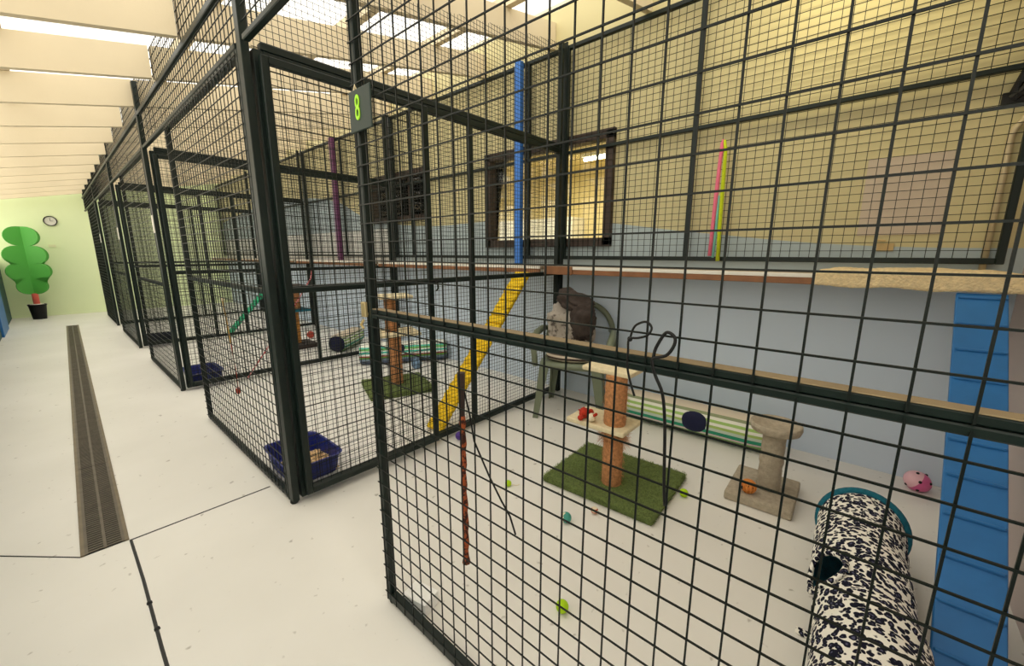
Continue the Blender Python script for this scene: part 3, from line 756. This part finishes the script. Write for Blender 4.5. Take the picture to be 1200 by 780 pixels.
# ------------------------------------------------------------------ balls and toys on the cage floor
TENN = mat('lime_felt', (176, 216, 20), .9, .06, 40)
def ball(name, lab, cat, c, r, mats, sc=(1, 1, 1), half=None):
    m = MB(); m.smooth = True
    bm = bmesh.new(); bmesh.ops.create_uvsphere(bm, u_segments=24, v_segments=16, radius=r)
    for v in bm.verts: v.co = Vector((v.co.x*sc[0], v.co.y*sc[1], v.co.z*sc[2]))
    m.frombm(bm)
    o = one(m, name, mats, lab, cat, (c[0], c[1], r*sc[2]+c[2]))
    if half:
        for p in o.data.polygons: p.material_index = half(p.center/r)
    return o
ball('toy_ball', 'lime yellow ball out on the bare floor near the hanging strip', 'ball', (.99, .65, 0), .0215, TENN)
ball('toy_ball', 'lime yellow ball touching the corner of the turf base', 'ball', (1.945, .575, 0), .021, TENN)
TEALB = mat('teal_ball', (64, 150, 136), .6); CRM = mat('cream_ball', (236, 222, 190), .6); REDB = mat('red_ball', (176, 64, 44), .6)
ball('toy_ball', 'teal and cream ball on the floor in front of the turf base', 'ball', (1.39, .905, 0), .024, [TEALB, CRM], half=lambda c: 1 if (c.x < -.1 and c.y > .1) else 0)
ball('toy_ball', 'small red and cream ball beside the turf base edge', 'ball', (1.53, .84, 0), .017, [REDB, CRM], half=lambda c: int((c.z+1)*3) % 2)
PURB = mat('purple_ball', (78, 44, 140), .5, .2, 60)
ball('toy_ball', 'purple ball at the foot of the open gate', 'ball', (1.62, 1.895, 0), .028, PURB)
BLW = mat('blue_mottled_ball', (110, 140, 170), .6, .5, 30)
ball('toy_ball', 'blue and white ball behind the green base beyond the divider', 'ball', (2.42, 3.49, 0), .055, BLW)
ball('toy_ball', 'red ball on the floor two cages along', 'ball', (2.35, 5.95, 0), .05, REDB)
# yellow toy with strings
t = thing('string_toy', 'tiny yellow ball with loose strings near the turf base corner', 'toy', (1.43, 1.295, 0))
m = MB(); m.smooth = True; m.sphere((0, 0, .017), .017, 14); m.build('ball', TENN, t)
m = MB(); m.tube([(.01, -.01, .012), (.03, -.03, .003), (.05, -.035, .003)], .0016, 5); m.tube([(-.01, .0, .01), (-.05, .01, .003), (-.09, -.02, .003)], .0014, 5); m.build('string', CRM, t)
# orange cage ball on the beige base
ORG = mat('orange_rattle', (226, 140, 60), .5, .15, 20)
t = thing('rattle_ball', 'orange lattice ball resting on the beige scratching post base', 'ball', (2.12, .33, .046))
m = MB(); m.smooth = True; r = .032
m.sphere((0, 0, r), r*.9, 16)
for k in range(6): 
    a = PI*k/6; m.tube([(r*math.cos(q)*math.cos(a), r*math.cos(q)*math.sin(a), r+r*math.sin(q)) for q in [2*PI*i/20 for i in range(21)]], .004, 6, False)
m.build('shell', ORG, t)
m = MB()
for k in range(7):
    a = 2.1*k; m.sphere((-.029*math.cos(a*.3+2.5)*.9 if False else -.0262*abs(math.cos(a*.4)), .026*math.sin(a), r+.012*math.cos(a*1.3)), .006, 8)
m.build('opening', DARKPIT, t)
# pink ball
PNK = mat('pink_plastic', (214, 96, 150), .45); PNK2 = mat('pale_pink_plastic', (240, 190, 200), .45)
t = thing('rattle_ball', 'pink two-tone rattle ball against the wall under the shelf', 'ball', (2.80, -.30, 0))
m = MB(); m.smooth = True; r = .05
bm = bmesh.new(); bmesh.ops.create_uvsphere(bm, u_segments=28, v_segments=18, radius=r)
M = T3(0, 0, r) @ R3('Z', 100) @ R3('Y', 58); 
for v in bm.verts: v.co = Vector((v.co.x, v.co.y, v.co.z*1.12))
m.frombm(bm, M); o = m.build('shell', [PNK, PNK2], t)
Mi = M.inverted()
for p in o.data.polygons: p.material_index = 0 if (Mi @ p.center).z < .014 else 1
m = MB()
for k in range(10):
    a = k*2.4; ph = -.7+.15*k; p = Vector((math.cos(a)*math.cos(ph), math.sin(a)*math.cos(ph), math.sin(ph)*1.1))*r*.965; m.sphere(M @ p, .0075, 8)
m.build('opening', DARKPIT, t)
# toy mouse on the mid platform
t = thing('plush_toy', 'red and white plush toy on the middle platform of the turf scratching post', 'toy', (1.72, 1.01, .362), .4)
REDP = mat('red_plush', (190, 52, 30), .95, .2, 50, .5, 90)
m = MB(); m.smooth = True; m.sphere((.02, .02, .026), .026, 14, (1.5, .9, 1), .3); m.sphere((.06, -.01, .018), .016, 10); m.sphere((-.03, .03, .016), .015, 10); m.build('body', REDP, t)
m = MB(); m.smooth = True; m.sphere((-.02, -.025, .022), .021, 12, (1.2, 1, 1)); m.build('head', CRM, t)
m = MB(); m.smooth = True; m.sphere((-.035, -.04, .04), .008, 8); m.sphere((-.01, -.045, .036), .008, 8); m.tube([(.05, .02, .01), (.085, .03, .008), (.1, .06, .006)], .004, 6); m.build('ear', REDP, t)
# white folded box
m = MB(); M = R3('Z', 12); m.bbox((-.035, -.05, 0), (.035, .05, .05), .004, 2, M); m.box((-.0365, -.051, .04), (-.030, .051, .048), M)
one(m, 'paper_box', mat('white_card', (246, 246, 244), .8), 'small white box on the floor just inside the cage front post', 'box', (.69, 1.035, 0))

# ------------------------------------------------------------------ hanging toys on the cage front
LEOR = spot_mat('rust_leopard_fabric', (168, 82, 42), (60, 28, 18), 90, .44)
t = thing('hanging_strip', 'rust leopard fabric strip with a dark handle hanging on the cage front', 'toy', (.648, .742, .36))
m = MB(); m.tube([(0, .004, .545), (0, .004, .43)], [.010, .007], 8); m.build('handle', mat('dark_brown_handle', (52, 34, 28), .6), t)
m = MB(); m.smooth = True
pts = [(0, .004-.004*math.sin(i*.5)*.3 - .004*i/22, .43-.43*i/22) for i in range(23)]
m.tube(pts, [.0075+.0018*math.sin(i*2.1) for i in range(22)]+[.012], 8); m.build('strip', LEOR, t)
m = MB(); m.smooth = True; m.tube([(.652, .742, .86), (.652, .722, .80), (.652, .707, .731), (.652, .655, .655), (.652, .614, .605), (.652, .585, .575), (.652, .567, .534)], .0023, 6)
one(m, 'elastic_cord', BLACK, 'thin black cord hanging beside the rust leopard strip', 'cord')
c1 = [(0.28, 1.065), (0.277, 1.08), (0.271, 1.089), (0.256, 1.095), (0.246, 1.087), (0.251, 1.075), (0.265, 1.069), (0.28, 1.065), (0.281, 1.044), (0.282, 1.021), (0.277, 0.996), (0.268, 0.971)]
c2 = [(0.24, 1.041), (0.238, 1.056), (0.227, 1.079), (0.219, 1.082), (0.21, 1.075), (0.211, 1.062), (0.22, 1.048), (0.238, 1.041), (0.239, 1.032), (0.233, 1.013), (0.221, 0.986), (0.215, 0.939), (0.212, 0.881), (.210, .84), (0.206, 0.80)]
m = MB(); m.smooth = True; m.tube(smooth_path([(.600+.003*math.sin(i*.7), y, z) for i, (y, z) in enumerate(c1)]), .0019, 7); m.sphere((.600, .280, 1.065), .0045, 8)
one(m, 'looped_cord', BLACK, 'thin short black cord knotted in a loop over the middle rail', 'cord')
m = MB(); m.smooth = True; m.tube(smooth_path([(.600+.004*math.sin(i*.6), y, z) for i, (y, z) in enumerate(c2)]), .0026, 7)
one(m, 'looped_cord', BLACK, 'thick long black cord looped over the middle rail, reaching down past it', 'cord')
# coloured chenille strip
t = thing('chenille_strip', 'pink and lime fuzzy strips hanging on the back wire screen', 'toy', (2.832, .79, 1.15))
PK = mat('pink_chenille', (240, 120, 150), .95, .1, 80, .5, 200); LG = mat('lime_chenille', (196, 214, 30), .95, .1, 80, .5, 200); AQ = mat('aqua_chenille', (130, 200, 190), .95)
m = MB(); m.smooth = True; m.tube([(0, .0, .725), (0, .006, .70), (0, .012, .6), (0, .016, .4), (0, .02, .2), (0, .022, .03)], [.010, .013, .011, .013, .011, .012], 8); m.build('strand', PK, t)
m = MB(); m.smooth = True; m.tube([(-.006, -.005, .72), (-.006, -.016, .66), (-.006, -.02, .4), (-.006, -.024, .2), (-.006, -.03, -.0)], [.008, .010, .012, .011, .012], 8); m.build('strand', LG, t)
m = MB(); m.smooth = True; m.tube([(.006, .0, .4), (.006, .0, .2), (.006, .004, .02)], .008, 8); m.build('strand', AQ, t)

# wall items of cage 8
m = MB(); m.bbox((XB-.006, -.212, 1.29), (XB-.001, .100, 1.675), .001, 1)
t = one(m, 'wall_notice', PAPER, 'plain pale pink paper sheet fixed to the beige wall', 'notice')
m = MB(); m.bbox((XB-.006, -.055, 1.208), (XB-.001, .012, 1.248), .001, 1); m.tube([(XB-.01, .012, 1.265), (XB-.014, -.02, 1.262)], .005, 6)
one(m, 'wall_label', mat('buff_card', (212, 184, 130), .8), 'small buff label below the pink paper sheet', 'label')
m = MB(); m.smooth = True; m.tube([(2.90, -.372, 1.10), (2.90, -.372, 1.60), (2.90, -.370, 1.70), (2.90, -.378, 1.735), (2.90, -.41, 1.79), (2.90, -.45, 1.84)], .0125, 10)
one(m, 'conduit_pipe', ZINC, 'pale metal conduit rising from the shelf near the side wall', 'pipe')
t = thing('wall_bracket', 'dark metal triangular bracket high on the wall above the conduit', 'bracket', (2.90, -.33, 1.86))
m = MB(); m.tube([(0, -.02, .02), (-.03, -.06, .17), (-.03, -.10, .30)], .014, 6); m.build('arm', RUBBER, t)
m = MB(); m.tube([(0, -.02, .0), (-.02, -.08, .06), (-.02, -.15, .12)], .018, 6); m.build('brace', RUBBER, t)
m = MB(); m.bbox((.0, -.06, -.02), (.018, .01, .03), .003); m.build('plate', RUBBER, t)

# ------------------------------------------------------------------ litter trays
def tray(label, x0, x1, y0, y1, h, rz, pel=True, mt=TRAYB):
    cx_, cy_ = (x0+x1)/2, (y0+y1)/2; a, b_ = (x1-x0)/2, (y1-y0)/2
    t = thing('litter_tray', label, 'litter tray', (cx_, cy_, 0), rz)
    def ring(s_, z, e=0.):
        pts = []
        for k in range(36):
            q = 2*PI*k/36; c, s2 = math.cos(q), math.sin(q)
            pts.append((math.copysign(abs(c)**.28, c)*(a*s_+e), math.copysign(abs(s2)**.28, s2)*(b_*s_+e), z))
        return pts
    m = MB(); m.smooth = False; rg = [ring(.82, .0), ring(.86, .008), ring(.95, h-.012), ring(.96, h-.004, .010), ring(.96, h, .012), ring(.96, h, .0), ring(.93, h-.012), ring(.84, .012), ring(.4, .012)]
    vs = [p for r_ in rg for p in r_]; fs = [(i*36+j, i*36+(j+1) % 36, (i+1)*36+(j+1) % 36, (i+1)*36+j) for i in range(len(rg)-1) for j in range(36)]
    fs += [tuple(range(35, -1, -1)), tuple((len(rg)-1)*36+k for k in range(36))]
    m.add(vs, fs); m.build('tub', mt, t)
    if pel:
        m = MB()
        for _ in range(700):
            x = random.uniform(-.62, .82)*a; y = random.uniform(-.8, .55)*b_; z = .016+random.random()**2*.035*max(0, 1-(y/b_+.2)**2)
            M = T3(x, y, z) @ R3('Z', random.uniform(0, 360)) @ R3('Y', random.uniform(-30, 30))
            m.tube([M @ Vector((-.011, 0, 0)), M @ Vector((.011, 0, 0))], .0055, 5)
        o = m.build('wood_pellets', PELLET, t); o['kind'] = 'stuff'
tray('deep blue litter tray with pale wood pellets beside the first corner post', .655, .945, 2.085, 2.50, .115, 0)
tray('blue litter tray in the corner of the second cage beyond the numbered one', .70, .97, 4.52, 4.93, .11, 0)
tray('navy litter tray two fronts beyond the tray with wood pellets', .72, 1.0, 7.03, 7.45, .10, 0, False, NAVY)

# other bits in the further cages
TW = spot_mat('red_white_twine', (226, 180, 180), (170, 40, 50), 60, .46)
m = MB(); m.smooth = True; m.tube([(1.10, 4.36, .02), (1.32, 4.37, .3), (1.56, 4.37, .62), (1.78, 4.37, .94), (1.80, 4.372, 1.02)], .006, 6)
one(m, 'twine', TW, 'red and white twine strung diagonally beyond the divider', 'twine')
t = thing('wand_toy', 'thin wand toy with a pale tip hung inside the cage front by the tray', 'toy', (.652, 2.84, .55))
m = MB(); m.tube([(0, .03, .37), (0, -.02, .12)], .004, 6); m.build('rod', mat('tan_rod', (180, 140, 70), .6), t)
m = MB(); m.smooth = True; m.sphere((0, .032, .38), .011, 10); m.build('tip', CRM, t)
m = MB(); m.tube([(0, -.02, .12), (0, -.05, -.05), (0, -.04, -.16)], .0025, 5); m.sphere((0, -.04, -.17), .012, 8, (1, 1, 2)); m.build('string', REDB, t)

# ------------------------------------------------------------------ aisle: drain
t = thing('floor_drain', 'long dark grated drain channel set in the aisle floor', 'drain', (-.014, 2.235, 0), math.radians(-.95))
LD = 7.75; W = .072
m = MB(); m.box((-W, 0, .0005), (W, LD, .0015)); m.build('channel', DARKPIT, t)
for s_ in (-1, 1):
    m = MB(); m.box((s_*W-(.012 if s_ > 0 else 0), 0, .0), (s_*W+(.012 if s_ < 0 else 0), LD, .006)); m.build('side_rail', DRAINF, t)
SEG = 8
for g in range(SEG):
    y0 = LD*g/SEG+.002; y1 = LD*(g+1)/SEG-.002; m = MB()
    for xx in (-W+.012, -.005, W-.022): m.box((xx, y0, .0016), (xx+.010, y1, .006))
    n = int((y1-y0)/.0195)
    for i in range(n):
        y = y0+(y1-y0)*(i+.3)/n; m.box((-W+.02, y, .0016), (W-.02, y+.0085, .005))
    m.build('grate', DRAIN, t)

# far end: wooden tree in a pot, clock, thermostat
t = thing('wooden_tree', 'flat green cut-out tree with red trunk in a black pot by the lime wall', 'decoration', (-.25, 11.48, 0))
def lobes(side, seq):
    out = [(0, seq[0][1]-seq[0][2])]
    for (w, zc, r) in seq:
        for k in range(13):
            a = -PI/2 + PI*k/12
            out.append((side*(w + (r*1.1)*math.cos(a) - 0), zc + r*math.sin(a)))
    out.append((0, seq[-1][1]+seq[-1][2])); return out
seqL = [(.13, .62, .125), (.20, .86, .135), (.20, 1.13, .14), (.13, 1.40, .15)]
seqL = [(.06, .60, .14), (.14, .87, .15), (.12, 1.16, .165), (.05, 1.49, .17)]
def lobeplane(ang, s_):
    m = MB(); o2 = lobes(1, seqL)
    m.prism(o2 if s_ > 0 else o2, -.009, .009, R3('Z', ang) @ R3('X', 90)); return m
for ang in (205, -35, 25, 145):
    lobeplane(ang, 1).build('leaf_board', GREENP, t)
m = MB(); m.smooth = True; m.lathe([(.042, .24), (.042, .46), (.035, .47)], 16); m.build('trunk', PINKT, t)
m = MB(); m.lathe([(.088, 0), (.115, .25), (.122, .25), (.122, .272), (.110, .272), (.104, .24), (0., .24)], 28); m.build('pot', BLACK, t)
m = MB(); m.lathe([(.103, .242), (.09, .274), (0., .284)], 24); m.build('pebble_fill', mat('white_pebbles', (228, 224, 214), .8, .2, 60), t)
t = thing('wall_clock', 'round black rimmed clock high on the lime green wall', 'clock', (.137, YF, 1.795))
m = MB(); m.smooth = True; m.lathe([(.078, .0), (.092, .004), (.092, .03), (.084, .034), (.078, .03), (.078, .012)], 32, R3('X', 90)); m.build('rim', BLACK, t)
m = MB(); m.lathe([(.079, .0), (.079, .014), (0., .014)], 32, R3('X', 90)); m.build('face', WHITE, t)
m = MB(); m.box((-.003, -.018, 0), (.003, -.016, .055)); m.box((0, -.018, -.003), (.04, -.016, .003)); m.build('hand', BLACK, t)
m = MB(); m.bbox((.045, YF-.022, 1.305), (.142, YF, 1.355), .004)
one(m, 'thermostat', mat('cream_plastic', (236, 236, 196), .5), 'small cream box on the lime wall below the clock', 'thermostat')
# blue board by the teal wall
m = MB(); m.bbox((-.598, 9.3, .0), (-.574, 10.35, 1.15), .004, 1)
one(m, 'painted_board', BLUEP, 'blue board standing against the dark teal wall', 'board')

# ------------------------------------------------------------------ light
W_ = bpy.data.worlds.new('overcast_sky'); scene.world = W_; W_.use_nodes = True
bg = W_.node_tree.nodes['Background']; bg.inputs[0].default_value = (1.0, .972, .915, 1); bg.inputs[1].default_value = 2.0
def area(name, loc, rot, sx, sy, power, col):
    l = bpy.data.lights.new(name, 'AREA'); l.shape = 'RECTANGLE'; l.size = sx; l.size_y = sy; l.energy = power; l.color = col
    o = bpy.data.objects.new(name, l); COL.objects.link(o); o.location = loc; o.rotation_euler = rot; return o
area('cage_lamp', (2.45, .25, 2.64), (0, math.radians(-42), 0), .12, .6, 4., (1., .88, .56))
area('office_lamp', (5.2, 3.2, 2.52), (0, 0, 0), .3, 1.6, 40, (1., .92, .72))
area('office_lamp', (4.6, 6.6, 2.52), (0, 0, 0), .3, 1.6, 70, (1., .95, .82))

# ------------------------------------------------------------------ camera
cam = bpy.data.cameras.new('camera'); cam.sensor_width = 36; cam.lens = 475/1200*36; cam.clip_start = .02
co = bpy.data.objects.new('camera', cam); COL.objects.link(co); co.location = (0, 0, 1.2)
co.rotation_euler = (math.radians(90-11.18), 0, math.radians(-48.42)); scene.camera = co
scene.view_settings.view_transform = 'Standard'; scene.view_settings.look = 'None'; scene.view_settings.gamma = 1; scene.view_settings.use_curve_mapping = False
scene.view_settings.exposure = .17
scene.cycles.transparent_max_bounces = 16; scene.cycles.max_bounces = 8
